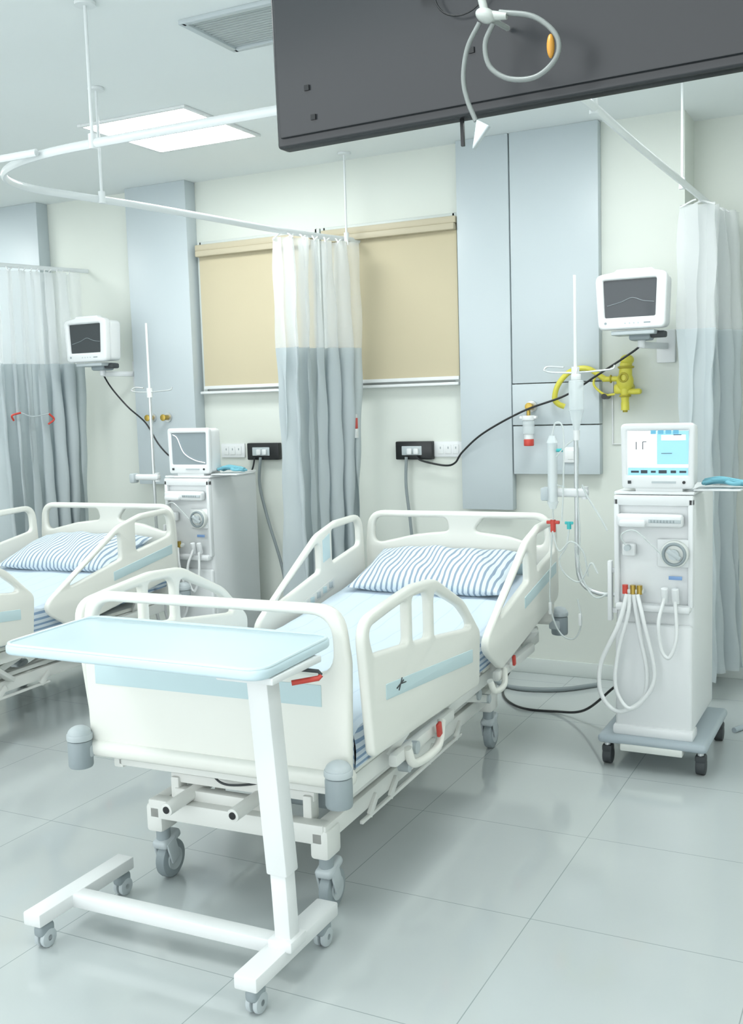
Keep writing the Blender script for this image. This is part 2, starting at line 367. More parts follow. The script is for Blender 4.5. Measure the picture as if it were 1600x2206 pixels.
# ------------------------------------------------------------------ hospital bed
def make_bed(loc,rotz,lab):
    t=thing('hospital_bed',lab,'hospital bed',loc,rotz,group='cream electric hospital beds')
    b=B()
    outer=[(-.435,.45,.03),(-.445,.78,.1),(-.425,.935,.1),(.425,.935,.1),(.445,.78,.1),(.435,.45,.03)]
    hole=[(-.40,.735,.07),(-.393,.905,.07),(.393,.905,.07),(.40,.735,.07),(.2,.765,.1),(-.2,.765,.1)]
    fb=b.board(outer,[hole],.034,M_bed,'xz',0,.012).box((0,.0,.455),(.88,.07,.05),M_bed,.02,seg=3).obj('footboard',t)
    B().box((-.02,-.0175,.685),(.76,.003,.06),M_blue,.001).obj('inlay_stripe',fb,label='pale blue inlay stripe')
    holes=[[(-.42,.795,.04),(-.41,.925,.05),(-.05,.925,.03),(-.03,.865,.03),(-.2,.845,.1)],[(.42,.795,.04),(.41,.925,.05),(.13,.925,.03),(.08,.865,.03),(.25,.845,.1)]]
    outer=[(-.45,.45,.03),(-.46,.78,.1),(-.445,.955,.09),(.445,.955,.09),(.46,.78,.1),(.45,.45,.03)]
    hb=B().board(outer,holes,.034,M_bed,'xz',2.07,.012).obj('headboard',t)
    B().box((0,2.051,.70),(.7,.003,.05),M_blue,.001).obj('inlay_stripe',hb,label='pale blue inlay stripe')
    foot_o=[(.045,.505,.03),(-.01,.895,.08),(.15,.912,.1),(.36,.93,.2),(.54,.918,.2),(.80,.80,.25),(.955,.665,.05),(.935,.475,.03)]
    foot_h=[[(.060,.79,.02),(.028,.866,.045),(.17,.882,.08),(.305,.894,.02),(.305,.765,.02)],[(.34,.76,.02),(.34,.895,.02),(.48,.892,.05),(.48,.745,.02)],[(.515,.74,.02),(.515,.888,.03),(.76,.785,.2),(.89,.69,.03)]]
    head_o=[(.985,.59,.06),(1.56,.90,.2),(1.75,.94,.1),(2.02,.945,.09),(2.045,.58,.06),(1.2,.465,.06)]
    head_h=[[(1.12,.645,.02),(1.57,.872,.03),(1.57,.735,.02)],[(1.69,.755,.02),(1.69,.905,.02),(1.98,.915,.05),(1.985,.80,.03)]]
    for sx in (-1,1):
        X=sx*.47
        r=B().board(foot_o,foot_h,.03,M_bed,'yz',X,.01).obj('side_rail',t)
        B().board([(.13,.645,.005),(.13,.69,.005),(.86,.62,.005),(.86,.575,.005)],[],.003,M_blue,'yz',X+sx*.0155,.001).obj('inlay_stripe',r,label='pale blue inlay stripe')
        k=B(); xx=X+sx*.018
        k.bar((xx,.20,.660),(xx,.25,.672),.003,.004,M_dark,.001).bar((xx,.215,.65),(xx,.24,.682),.003,.003,M_dark,.001).bar((xx,.23,.666),(xx,.268,.662),.003,.003,M_dark,.001)
        k.obj('emblem',r,label='small dark emblem')
        r=B().board(head_o,head_h,.03,M_bed,'yz',X,.01).obj('side_rail',t)
        B().board([(1.5,.635,.005),(1.5,.68,.005),(1.99,.75,.005),(1.99,.70,.005)],[],.003,M_blue,'yz',X+sx*.0155,.001).obj('inlay_stripe',r,label='pale blue inlay stripe')
        B().board([(1.595,.77,.005),(1.595,.87,.005),(1.665,.895,.005),(1.665,.785,.005)],[],.003,M_blue,'yz',X-sx*.0155,.001).obj('control_panel',r,label='small pale blue control panel')
        k=B().board([(1.39,.585,.01),(1.39,.63,.01),(1.70,.69,.01),(1.70,.645,.01)],[],.003,M_bedm,'yz',X-sx*.0155,.001)
        for i in range(5): k.box((X-sx*.0175,1.42+i*.06,.613+i*.012),(.004,.035,.028),M_blue if i%2 else M_lgrey,.002)
        k.obj('keypad',r,label='printed keypad icons')
        for y in (.3,.72,1.3,1.72):
            B().bar((X-sx*.01,y,.50),(X-sx*.09,y+.05,.40),.04,.022,M_bedm).obj('rail_linkage',t)
        B().box((X-sx*.03,.51,.42),(.03,.5,.04),M_bedm,.01).tube([(X-sx*.01,.33,.44),(X,.36,.385),(X,.55,.375),(X-sx*.01,.62,.44)],.014,M_bed).cyl((X-sx*.05,.40,.42),(X-sx*.005,.40,.42),.02,M_lgrey).obj('rail_mechanism',t)
        B().box((X-sx*.03,1.5,.42),(.03,.5,.04),M_bedm,.01).tube([(X-sx*.01,1.12,.44),(X-.0,1.15,.395),(X,1.26,.39),(X-sx*.01,1.30,.44)],.012,M_bed).obj('rail_mechanism',t)
        B().box((X+sx*.004,.56,.43),(.012,.028,.045),M_red,.004,rot=(.2,0,0)).obj('release_handle',t,label='red release lever')
        B().box((X+sx*.004,1.38,.455),(.012,.02,.04),M_red,.004,rot=(.2,0,0)).obj('release_handle',t,label='red release lever')
    b=B()
    for sx in (-1,1): b.box((sx*.38,1.03,.405),(.035,1.98,.055),M_bedm,.006)
    for y in (.06,.45,.9,1.3,1.7,2.0): b.box((0,y,.405),(.76,.04,.04),M_bedm,.005)
    for y0,y1 in ((.08,.55),(.58,.95),(.98,1.2),(1.23,2.0)): b.box((0,(y0+y1)/2,.445),(.8,y1-y0,.02),M_bed,.006)
    b.obj('upper_frame',t)
    b=B()
    for sx in (-1,1):
        b.box((sx*.285,.88,.245),(.045,1.6,.055),M_bedm,.006)
        b.box((sx*.285,.12,.215),(.06,.09,.09),M_bedm,.012)
        b.box((sx*.285,1.62,.215),(.06,.09,.09),M_bedm,.012)
        b.box((sx*.285,.88,.29),(.025,1.2,.02),M_bedm,.004)
        b.bar((sx*.314,.30,.20),(sx*.314,1.2,.20),.012,.012,M_bedm)
        for y in (.36,.52,.86,1.14): b.bar((sx*.314,y,.20),(sx*.312,y+.06,.245),.012,.028,M_bedm)
        b.bar((sx*.33,.62,.27),(sx*.33,1.0,.37),.014,.03,M_bedm); b.bar((sx*.345,1.1,.37),(sx*.345,1.42,.28),.014,.03,M_bedm)
        b.cyl((sx*.30,.62,.27),(sx*.345,.62,.27),.018,M_lgrey); b.cyl((sx*.30,1.42,.28),(sx*.36,1.42,.28),.018,M_lgrey)
    for y in (.10,.62,1.1,1.62): b.box((0,y,.245),(.6,.05,.06),M_bedm,.006)
    b.box((-.05,.13,.29),(.36,.04,.035),M_bedm,.005)
    b.obj('base_frame',t)
    for sx in (-1,1):
        b=B()
        b.bar((sx*.24,.35,.26),(sx*.33,.75,.40),.02,.05,M_bedm); b.bar((sx*.25,.75,.26),(sx*.33,.35,.39),.02,.05,M_bedm)
        b.bar((sx*.34,.15,.41),(sx*.17,.45,.30),.035,.02,M_bedm)
        b.bar((sx*.10,.16,.27),(sx*.22,.40,.38),.03,.025,M_bedm); b.bar((sx*.26,.16,.38),(sx*.10,.24,.31),.03,.02,M_bedm)
        b.cyl((sx*.22,.55,.33),(sx*.30,.55,.33),.025,M_lgrey); b.cyl((sx*.28,.35,.385),(sx*.345,.35,.385),.02,M_lgrey)
        b.bar((sx*.36,.75,.40),(sx*.32,.95,.27),.04,.02,M_bedm)
        b.obj('lift_linkage',t)
        b=B()
        b.bar((sx*.25,1.1,.26),(sx*.33,1.55,.40),.02,.05,M_bedm); b.bar((sx*.25,1.5,.26),(sx*.33,1.1,.39),.02,.05,M_bedm)
        b.cyl((sx*.26,1.3,.33),(sx*.36,1.3,.33),.022,M_lgrey); b.bar((sx*.36,1.6,.41),(sx*.33,1.75,.33),.05,.02,M_bedm)
        b.obj('lift_linkage',t)
    B().cyl((-.33,.55,.33),(.33,.55,.33),.014,M_steel).obj('cross_shaft',t); B().cyl((-.33,1.3,.33),(.33,1.3,.33),.014,M_steel).obj('cross_shaft',t)
    B().box((0,.14,.335),(.5,.03,.03),M_bedm,.005).box((-.23,.14,.30),(.03,.05,.08),M_bedm,.006).box((.23,.14,.30),(.03,.05,.08),M_bedm,.006).obj('pivot_bracket',t)
    for x,z in ((-.18,.295),(.05,.31)):
        B().cyl((x,.0,z-.01),(x+.07,.75,z+.06),.02,M_bedm,bev=.002).cyl((x,-.003,z-.01),(x,.002,z-.01),.011,M_black).obj('actuator',t)
    B().box((.19,.30,.33),(.16,.22,.12),M_grey,.02,seg=3).obj('motor_housing',t,label='grey motor housing')
    B().box((-.17,.42,.35),(.1,.16,.09),M_lgrey,.015,seg=3).obj('control_box',t,label='grey control box')
    B().tube([(-.1,.12,.37),(-.05,.10,.35),(.0,.11,.345),(.08,.14,.355),(.14,.2,.37)],.0035,M_dark,seg=6).obj('motor_cable',t,label='dark motor cable')
    for x,y in ((-.285,.12),(.285,.12),(-.285,1.62),(.285,1.62)):
        c=B().cyl((x,y,.13),(x,y,.20),.022,M_grey).box((x,y+.015,.128),(.055,.09,.03),M_lgrey,.012,rot=(.25,0,0),seg=3)
        for s2 in (-1,1): c.bar((x+s2*.026,y,.13),(x+s2*.026,y+.025,.06),.008,.045,M_lgrey)
        c=c.obj('caster',t,label='grey swivel caster')
        B().cyl((x-.017,y+.03,.06),(x+.017,y+.03,.06),.06,M_grey,seg=28,bev=.008).cyl((x-.021,y+.03,.06),(x+.021,y+.03,.06),.035,M_lgrey,seg=24).obj('wheel',c)
    for x,y in ((-.45,-.045),(.425,-.06),(-.47,2.10),(.47,2.10)):
        B().cyl((x,y,.40),(x,y,.485),.037,M_grey,seg=24,bev=.008).cyl((x,y,.485),(x,y,.505),.039,M_lgrey,seg=24,bev=.004).ball((x,y,.503),.036,M_lgrey,(1,1,.7)).box((x*.97,y+.02 if y<1 else y-.02,.45),(.05,.05,.04),M_lgrey,.008).obj('bumper',t,label='grey corner bumper roller')
    return t
BX,BY,BR=-1.74,2.38,math.radians(2.4)
DX=-2.10; DY=.02
bed=make_bed((BX,BY,0),BR,'cream electric hospital bed with pale blue inlays, made up empty')
bed2=dup(bed,(BX+DX,BY+DY,0),'cream electric hospital bed beside the second dialysis machine')
def make_mattress(loc,rotz,lab):
    b=B(); W=.415
    def prof(y): 
        return 0 if y<1.15 else (y-1.15)/.85*.09
    def top(u,v):
        x=-W+2*W*u; y=.06+1.96*v
        e=min(u,1-u)*2*W; f=min(v,1-v)*1.96
        z=.60+prof(y)-.02*math.exp(-e*40)-.02*math.exp(-f*40)+.002*math.sin(x*23+y*9)+.0015*math.sin(y*31-x*7)
        return Vector((x,y,z))
    b.grid(top,40,60,M_sheet)
    for sx in (-1,1):
        b.grid(lambda u,v:Vector((sx*W+sx*.006*math.sin(v*3.14),.06+1.96*u,top(0,u).z*(1-v)+(.46+prof(.06+1.96*u)*.6)*v)),60,6,M_sheets)
    for vv in (0,1):
        b.grid(lambda u,v:Vector((-W+2*W*u,top(u,vv).y,top(u,vv).z*(1-v)+(.46+prof(top(u,vv).y)*.6)*v)),40,6,M_sheets)
    b.grid(lambda u,v:Vector((-W+2*W*u,.06+1.96*v,.46+prof(.06+1.96*v)*.6)),4,20,M_sheets)
    bmesh.ops.remove_doubles(b.bm,verts=b.bm.verts,dist=1e-4)
    return b.obj('mattress',label=lab,cat='mattress',group='mattresses with striped sheets',loc=loc,rotz=rotz,sharp=60)
make_mattress((BX,BY,0),BR,'mattress with pale blue finely striped sheet')
make_mattress((BX+DX,BY+DY,0),BR,'mattress with blue striped sheet on the neighbouring bed')
def make_pillow(loc,rot,lab):
    b=B(); a,c,h=.35,.215,.062
    def f(s):
        def g(u,v):
            x=2*u-1;y=2*v-1
            k=max(0,(1-abs(x)**2.6))**.55*max(0,(1-abs(y)**2.6))**.55
            px=x*a*(1-.05*(1-abs(y))*abs(x)**3)
            py=y*c*(1-.06*(1-abs(x))*abs(y)**3)
            return Vector((px,py,s*h*k*(1+.10*math.sin(x*5+y*4))+.006*math.sin(x*14+y*5)*k))
        return g
    b.grid(f(1),44,32,M_pillow); b.grid(f(-1),44,32,M_pillow)
    bmesh.ops.remove_doubles(b.bm,verts=b.bm.verts,dist=1e-4)
    o=b.obj('pillow',label=lab,cat='pillow',group='striped pillows',loc=loc,sharp=100); o.rotation_euler=rot; return o
make_pillow((BX-.062,BY+1.785,.725),(math.radians(15),0,BR),'blue and white striped pillow at the bed head')
make_pillow((BX+DX-.06,BY+1.80,.725),(math.radians(15),0,BR+.05),'blue and white striped pillow on the neighbouring bed')

# ------------------------------------------------------------------ overbed table
t=thing('overbed_table','white wheeled overbed table with pale blue top at the bed foot','overbed table',(-1.72,2.155,0),math.radians(1.0))
b=B(); o=[(-.395,-.19,.05),(.42,-.20,.05),(.405,.19,.05),(-.41,.195,.05)]
b.board(o,[],.026,M_top,'xy',.848,.008)
b.tube([(p.x*.985,p.y*.965,.862) for p in fillet(o)],.0045,mat('table_rim','#cddfe4',.35),closed=True,sm=False,seg=8)
b.obj('table_top',t)
b=B(); b.box((.34,-.03,.825),(.16,.24,.018),M_white,.004); b.obj('support_plate',t)
B().post((.352,-.03,.30),(.315,-.03,.82),.060,.060,M_white,.005).obj('outer_column',t)
B().post((.360,-.03,.10),(.351,-.03,.31),.046,.048,M_white,.004).obj('inner_column',t)
b=B(); b.box((-.365,.03,.096),(.06,.40,.038),M_white,.005); b.box((.345,.0,.096),(.065,.42,.038),M_white,.005); b.box((0,-.015,.096),(.68,.05,.038),M_white,.005)
b.box((.358,-.03,.122),(.07,.08,.03),M_white,.006); b.obj('base_frame',t)
for x,y in ((-.365,-.13),(-.365,.20),(.345,-.17),(.345,.17)):
    c=B().cyl((x,y,.05),(x,y,.08),.012,M_grey).box((x,y+.005,.052),(.034,.056,.034),M_grey,.012,seg=3).obj('caster',t,label='small grey twin-wheel caster')
    B().cyl((x-.018,y+.008,.027),(x-.003,y+.008,.027),.027,M_lgrey,seg=24,bev=.005).cyl((x+.003,y+.008,.027),(x+.018,y+.008,.027),.027,M_lgrey,seg=24,bev=.005).cyl((x-.018,y+.008,.027),(x+.018,y+.008,.027),.008,M_grey).obj('wheel',c)
B().tube([(.34,-.02,.815),(.37,.02,.812),(.425,.06,.80),(.43,.065,.79)],.005,M_dark,sm=False).tube([(.43,.065,.79),(.425,.06,.782),(.37,.02,.775)],.007,M_red,sm=False).obj('height_lever',t,label='red height release lever')

# ------------------------------------------------------------------ dialysis machines
def machine(loc,lab,lit):
    t=thing('dialysis_machine',lab,'dialysis machine',loc,0,group='white dialysis machines')
    b=B(); b.box((0,.25,.62),(.30,.46,.93),M_machs,.022,seg=4)
    b.box((0,.012,.36),(.295,.03,.44),M_mach,.012,seg=3)
    b.box((0,.0,.645),(.285,.05,.03),M_mach,.01)
    b.box((-.14,.012,.86),(.02,.03,.42),M_mach,.006); b.box((.14,.012,.86),(.02,.03,.42),M_mach,.006); b.box((0,.012,1.06),(.30,.03,.04),M_mach,.006)
    b.box((0,.24,1.088),(.305,.46,.012),M_mach,.005)
    b.obj('cabinet',t)
    b=B(); b.box((-.01,-.005,.985),(.25,.05,.05),M_mach,.012,seg=3); b.box((-.07,-.035,.975),(.10,.03,.028),M_mach,.01); b.box((.05,-.031,.985),(.12,.006,.014),M_lgrey,.001)
    for i in range(8): b.box((.0+i*.012,-.035,.985),(.003,.003,.01),M_grey)
    b.obj('syringe_pump',t)
    b=B(); b.box((.075,.005,.86),(.12,.02,.11),M_mach,.008); b.cyl((.085,-.004,.86),(.085,-.03,.86),.052,M_buff,seg=36,bev=.004); b.torus((.085,-.032,.86),.04,.006,M_grey); b.cyl((.085,-.03,.86),(.085,-.045,.86),.02,M_lgrey,seg=24); b.box((.085,-.04,.86),(.06,.012,.018),M_lgrey,.004,rot=(0,.6,0))
    b.obj('blood_pump',t)
    b=B(); b.box((-.09,-.005,.87),(.05,.03,.05),M_mach,.008); b.cyl((-.09,-.02,.88),(-.09,-.045,.88),.012,M_lgrey); b.tube([(-.09,-.04,.88),(-.11,-.05,.93),(-.06,-.05,.95),(.0,-.045,.90),(.04,-.04,.86)],.003,M_tube,seg=6); b.obj('air_detector',t)
    B().box((.085,-.004,.765),(.05,.003,.014),mat('label_blue','#7ea0cf',.4),.001).obj('label_plate',t,label='small blue label plate')
    b=B()
    for x,m in ((-.10,M_red),(-.07,M_brass),(-.045,M_brass)): b.cyl((x,-.03,.70),(x,-.03,.735),.011,m,seg=14)
    b.box((-.072,-.015,.71),(.08,.04,.02),M_buff,.006)
    b.obj('coupling_port',t,label='port with red and brown couplings')
    for x in (.05,.09): B().cyl((x,-.02,.67),(x,-.035,.73),.014,M_mach,seg=16,bev=.004).obj('coupling_port',t)
    b=B()
    b.tube([(-.09,-.04,.70),(-.12,-.06,.58),(-.19,-.06,.42),(-.185,-.07,.30),(-.12,-.07,.24),(-.03,-.06,.29),(-.01,-.06,.40),(-.04,-.05,.55),(-.065,-.04,.70)],.009,M_white)
    b.obj('dialysate_hose',t)
    b=B(); b.tube([(-.05,-.04,.70),(-.02,-.07,.60),(.02,-.07,.40),(-.02,-.08,.30),(-.08,-.08,.26),(-.13,-.07,.34),(-.12,-.06,.48),(-.085,-.05,.62),(-.08,-.04,.70)],.008,M_white); b.obj('dialysate_hose',t)
    b=B(); b.tube([(.05,-.035,.69),(.035,-.07,.60),(.045,-.07,.50),(.075,-.07,.47),(.10,-.06,.55),(.09,-.035,.68)],.007,M_white); b.obj('dialysate_hose',t)
    B().box((-.17,.02,.70),(.018,.03,.24),M_mach,.005).box((-.158,.03,.78),(.03,.02,.02),M_mach,.003).box((-.158,.03,.62),(.03,.02,.02),M_mach,.003).obj('side_handle',t)
    b=B(); b.box((0,.22,.115),(.42,.54,.035),M_mbase,.016,seg=3); b.box((0,.03,.15),(.31,.1,.04),M_mach,.01); b.box((0,-.02,.09),(.24,.06,.03),M_buff,.006); b.obj('base_platform',t)
    for x,y in ((-.18,.0),(.18,.0),(-.18,.44),(.18,.44)):
        c=B().cyl((x,y,.07),(x,y,.105),.012,M_steel).box((x,y+.008,.065),(.04,.05,.03),M_dark,.008).obj('caster',t,label='dark swivel caster')
        B().cyl((x-.018,y+.012,.034),(x+.018,y+.012,.034),.034,M_dark,seg=22,bev=.005).obj('wheel',c)
    mx=.018
    b=B(); b.box((mx,.10,1.10),(.18,.16,.02),M_machs,.006)
    b.board([(mx-.14,1.105,.015),(mx-.145,1.355,.02),(mx+.135,1.355,.02),(mx+.13,1.105,.015)],[[(mx-.118,1.155,.006),(mx-.12,1.328,.006),(mx+.112,1.328,.006),(mx+.108,1.155,.006)]],.03,M_mach,'xz',.03,.008)
    b.box((mx-.005,.09,1.23),(.262,.11,.24),M_machs,.02,seg=3)
    b.cyl((mx+.095,.012,1.13),(mx+.095,.018,1.13),.006,M_black,seg=12); b.box((mx-.11,.012,1.13),(.012,.004,.012),M_dark); b.box((mx+.02,.013,1.13),(.09,.003,.008),M_lgrey)
    mo=b.obj('monitor',t)
    s=B()
    s.box((mx-.004,.028,1.241),(.240,.008,.182),M_black)
    if lit:
        s.box((mx-.004,.026,1.241),(.230,.008,.172),M_led)
        s.box((mx+.052,.0215,1.262),(.118,.002,.128),M_ledb); s.box((mx+.055,.020,1.30),(.09,.002,.02),M_led)
        for i in range(4): s.box((mx-.02+i*.028,.0195,1.321),(.02,.002,.014),mat('ui_teal','#5fa7c4',.4,emit='#5fa7c4',es=.3))
        s.box((mx-.004,.0205,1.171),(.226,.002,.03),M_ledb)
        for i,(x,z,w,h) in enumerate([(-.09,1.17,.03,.008),(-.055,1.17,.025,.012),(-.02,1.17,.018,.008),(.015,1.17,.03,.012),(.055,1.17,.02,.01),(.09,1.17,.025,.008),(-.085,1.27,.003,.03),(-.06,1.27,.003,.03),(-.053,1.285,.014,.003),(.07,1.31,.03,.003),(.03,1.24,.04,.002)]):
            s.box((mx+x,.019,z),(w,.002,h),M_ledd)
    else:
        s.box((mx-.004,.026,1.241),(.230,.008,.172),M_scr2)
        s.tube([(mx-.11,.02,1.32),(mx-.08,.02,1.30),(mx-.04,.02,1.22),(mx+.03,.02,1.18),(mx+.10,.02,1.165)],.002,M_led,seg=6)
    s.obj('screen',mo,label='lit blue and white display' if lit else 'grey unlit display with pale trace')
    B().box((.23,.12,1.10),(.17,.18,.006),M_mach,.002).obj('side_tray',t,label='thin white side tray')
    px,py=-.34,.15
    b=B(); b.tube([(-.15,py,.66),(-.25,py,.66),(px+.02,py,.70),(px,py,.80),(px,py,1.0)],.009,M_steel,n=8)
    b.cyl((px,py,.98),(px,py,1.55),.009,M_steel); b.cyl((px,py,1.53),(px,py,1.95),.0065,M_white); b.cyl((px,py,1.53),(px,py,1.585),.016,M_white)
    b.obj('infusion_pole',t)
    b=B(); b.tube([(px,py,1.56),(px-.09,py-.01,1.565),(px-.13,py,1.575),(px-.12,py+.02,1.59),(px-.05,py+.01,1.585)],.004,M_steel); b.tube([(px,py,1.56),(px+.09,py,1.565),(px+.15,py,1.57),(px+.16,py,1.585)],.004,M_steel); b.obj('bottle_hook',t)
    b=B(); b.box((px-.04,py-.02,1.075),(.19,.04,.035),M_mach,.012,seg=3); b.box((px-.12,py-.03,1.07),(.035,.05,.055),M_lgrey,.008); b.cyl((px+.04,py-.02,1.10),(px+.04,py-.02,1.05),.014,M_mach); b.obj('filter_clamp',t)
    return t
M1=(-.845,4.03,0); M2=(-3.50,4.64,0)
m1=machine(M1,'white dialysis machine with lit display, looped hoses and infusion pole',True)
m2=machine(M2,'white dialysis machine with dark display beside the neighbouring bed',False)
px,py=M1[0]-.34,M1[1]+.15
t=thing('dialyzer_filter','clear tubular blood filter with red and teal caps','blood filter',(px-.085,py-.05,0))
B().cyl((0,0,1.04),(0,0,1.28),.020,M_clear,seg=24).cyl((0,0,1.05),(0,0,1.27),.014,M_white).obj('filter_body',t)
B().cyl((0,0,1.28),(0,0,1.31),.024,M_clear,r2=.012).obj('end_cap',t)
B().cyl((0,0,1.01),(0,0,1.04),.012,M_clear,r2=.024).obj('end_cap',t)
B().cyl((.012,0,1.25),(.045,0,1.25),.007,M_teal).obj('side_port',t)
for pts in ([(0,0,1.31),(.015,0,1.36),(.045,0,1.34),(.05,-.01,1.2),(.045,-.01,1.05),(.04,-.01,.96)],
            [(0,0,1.01),(0,0,.95),(-.005,-.01,.85),(-.01,-.02,.62),(.03,-.02,.50),(.09,-.02,.48),(.12,-.02,.55),(.10,0,.64)],
            [(.07,-.01,.93),(.06,-.02,.86),(.03,-.02,.80),(.06,-.02,.74),(.12,-.03,.72),(.17,-.05,.80),(.20,-.06,.76)],
            [(.0,-.01,.92),(.03,-.02,.84),(.08,-.02,.88),(.13,-.02,.84),(.15,-.02,.74)]):
    B().tube(pts,.0035,M_tube,seg=8).obj('blood_line',t)
B().cyl((0,0,.915),(0,0,.965),.011,M_red).box((0,0,.955),(.055,.012,.014),M_red,.003).obj('line_clamp',t,label='red line clamp')
B().cyl((.07,-.01,.93),(.07,-.01,.96),.009,M_teal).box((.07,-.01,.955),(.035,.01,.012),M_teal,.003).obj('line_clamp',t,label='teal line clamp')
for z,x in ((.60,-.01),(.56,.115)): B().box((x,-.02,z),(.012,.012,.05),M_white,.003).obj('line_clamp',t,label='white line clamp')
t=thing('infusion_bottle','clear hanging drip chamber with white cap','infusion bottle',(px+.015,py-.045,0))
b=B(); b.cyl((0,0,1.41),(0,0,1.53),.030,M_clear,seg=28,bev=.006).cyl((0,0,1.33),(0,0,1.41),.010,M_clear,r2=.030,seg=28).cyl((0,0,1.53),(0,0,1.555),.02,M_white,bev=.004); b.obj('drip_chamber',t)
B().tube([(0,0,1.555),(0,.02,1.575),(-.01,.045,1.567)],.003,M_steel,seg=6).obj('hanging_loop',t)
B().cyl((0,0,1.29),(0,0,1.33),.013,M_white).tube([(0,0,1.29),(.0,0,1.1),(.01,0,.9),(.0,0,.75)],.003,M_tube,seg=8).obj('drip_line',t)
B().tube([(.02,0,1.11),(.05,0,1.05),(.10,-.02,.98),(.13,-.03,.93)],.004,M_tube,seg=8).obj('drip_line',t)
B().tube([(.0,0,1.30),(-.05,-.01,1.26),(-.11,-.01,1.18),(-.10,-.01,1.12),(-.05,-.0,1.10)],.003,M_tube,seg=8).obj('drip_line',t)
t=B(); t.tube([(px+.0,py-.02,.85),(px+.04,py-.05,.72),(px+.1,py-.09,.66),(px+.17,py-.12,.69)],.004,M_tube,seg=8)
t.obj('connector_tubing',label='thin clear tubing linking pole and machine',cat='tubing')
def pad(loc,lab,s=1):
    b=B()
    for i in range(6):
        a=i*1.3; b.tube([(-.08*s,.03*math.cos(a),.012+.003*i),(-.02*s,.04*math.sin(a),.022+.003*i),(.04*s,.04*math.cos(a+1),.014+.003*i),(.09*s,.03*math.sin(a),.012+.002*i)],.011,M_mask,seg=8,flat=.6)
    b.obj('folded_cuff',label=lab,cat='medical cuff',group='folded blue cuffs',loc=loc,sharp=80)
pad((M1[0]+.245,M1[1]+.10,1.104),'folded teal blue blood pressure cuff on the machine tray',.9)
pad((M2[0]+.22,M2[1]+.12,1.104),'folded teal blue cuff on the second machine tray',.9)

# ------------------------------------------------------------------ wall patient monitors
def wall_monitor(x,y,z,lab):
    t=thing('patient_monitor',lab,'patient monitor',(x,y,z),0,group='wall mounted patient monitors')
    b=B()
    b.board([(-.155,-.13,.03),(-.17,.12,.035),(-.08,.132,.02),(-.07,.142,.01),(.09,.142,.01),(.1,.132,.02),(.16,.12,.035),(.15,-.13,.03)],[[(-.125,-.075,.008),(-.132,.095,.008),(.112,.095,.008),(.105,-.075,.008)]],.05,M_mach,'xz',-.03,.012)
    b.board([(-.15,-.125,.03),(-.165,.115,.03),(.155,.115,.03),(.145,-.125,.03)],[],.11,M_machs,'xz',.04,.02)
    for i in range(4): b.cyl((-.03+i*.02,-.056,-.103),(-.03+i*.02,-.053,-.103),.004,M_lgrey,seg=10)
    b.cyl((-.12,-.057,-.10),(-.12,-.053,-.10),.006,M_grey,seg=12); b.box((.07,-.055,-.103),(.03,.003,.006),M_grey)
    h=b.obj('monitor_housing',t)
    B().box((-.01,-.038,.01),(.24,.006,.175),M_scr).tube([(-.115,-.043,-.02),(-.05,-.043,-.005),(.0,-.043,.012),(.05,-.043,-.004),(.10,-.043,-.012)],.0012,M_grey,seg=6).obj('screen',h,label='dark unlit display')  # thin grey curve is a reflection drawn onto the dark screen
    wy=WY-y
    b=B(); b.box((0,.03,-.145),(.2,.14,.02),M_lgrey,.006); b.box((.02,.06,-.165),(.1,.1,.03),M_grey,.012); b.cyl((.02,.06,-.21),(.02,.06,-.15),.018,M_mach); b.bar((.02,.06,-.20),(.08,wy-.03,-.20),.03,.03,M_mach)
    b.box((.08,wy-.012,-.20),(.09,.024,.16),M_mach,.006); b.box((.10,.05,-.155),(.07,.06,.03),M_dark,.008)
    b.obj('wall_bracket',t)
wall_monitor(-1.115,4.92,1.895,'white patient monitor on wall bracket above the dialysis machine')
wall_monitor(-4.36,4.92,1.885,'white patient monitor on wall bracket beside the bundled curtain')

# ------------------------------------------------------------------ sockets
def socket_black(x,lab):
    t=thing('power_socket',lab,'power socket',(x,WY,1.195),group='black power socket boxes')
    B().box((0,-.02,0),(.22,.04,.10),M_black,.006).obj('socket_box',t)
    B().box((-.01,-.042,0),(.12,.006,.05),M_lgrey,.003).box((-.02,-.05,-.004),(.03,.02,.034),M_mach,.006).box((.02,-.05,-.004),(.03,.02,.034),M_mach,.006).obj('socket_face',t,label='pale socket face with plugs')
def socket_white(x,lab,y=WY):
    t=thing('outlet_plate',lab,'outlet plate',(x,y,1.20),group='white wall outlet plates')
    B().box((0,-.006,0),(.17,.012,.085),M_mach,.004).obj('plate',t)
    for i in range(3):
        B().box((-.045+i*.045,-.0135,0),(.034,.004,.05),M_white,.002).box((-.045+i*.045,-.016,.008),(.004,.003,.012),M_grey).obj('socket_insert',t)
socket_black(-2.39,'black power socket box with plugs on the wall'); socket_black(-3.37,'black power socket box beside the grey curtain'); socket_black(-5.50,'black power socket box on the wall')
socket_white(-2.195,'white outlet plate beside the black socket box'); socket_white(-3.60,'white outlet plate behind the machine')
B().box((0,-.006,0),(.08,.012,.08),M_mach,.004).box((0,-.014,0),(.03,.004,.045),M_white,.002).obj('light_switch',label='white wall switch plate on the blue-grey panel',cat='wall switch',loc=(-1.50,WY-.06,1.17))
def gas(x,z,lab,y):
    t=thing('gas_outlet',lab,'gas outlet',(x,y,z),group='brass gas outlets')
    B().cyl((0,-.001,0),(0,-.012,0),.028,M_steel,seg=24).obj('outlet_plate',t)
    B().cyl((0,-.012,0),(0,-.05,0),.016,M_brass,seg=20,bev=.003).cyl((0,-.05,0),(0,-.06,0),.02,M_brass,seg=20,bev=.002).obj('valve',t)
gas(-4.12,1.41,'brass medical gas outlet on the blue-grey panel',WY-.1); gas(-4.0,1.41,'brass medical gas outlet on the blue-grey panel',WY-.1)
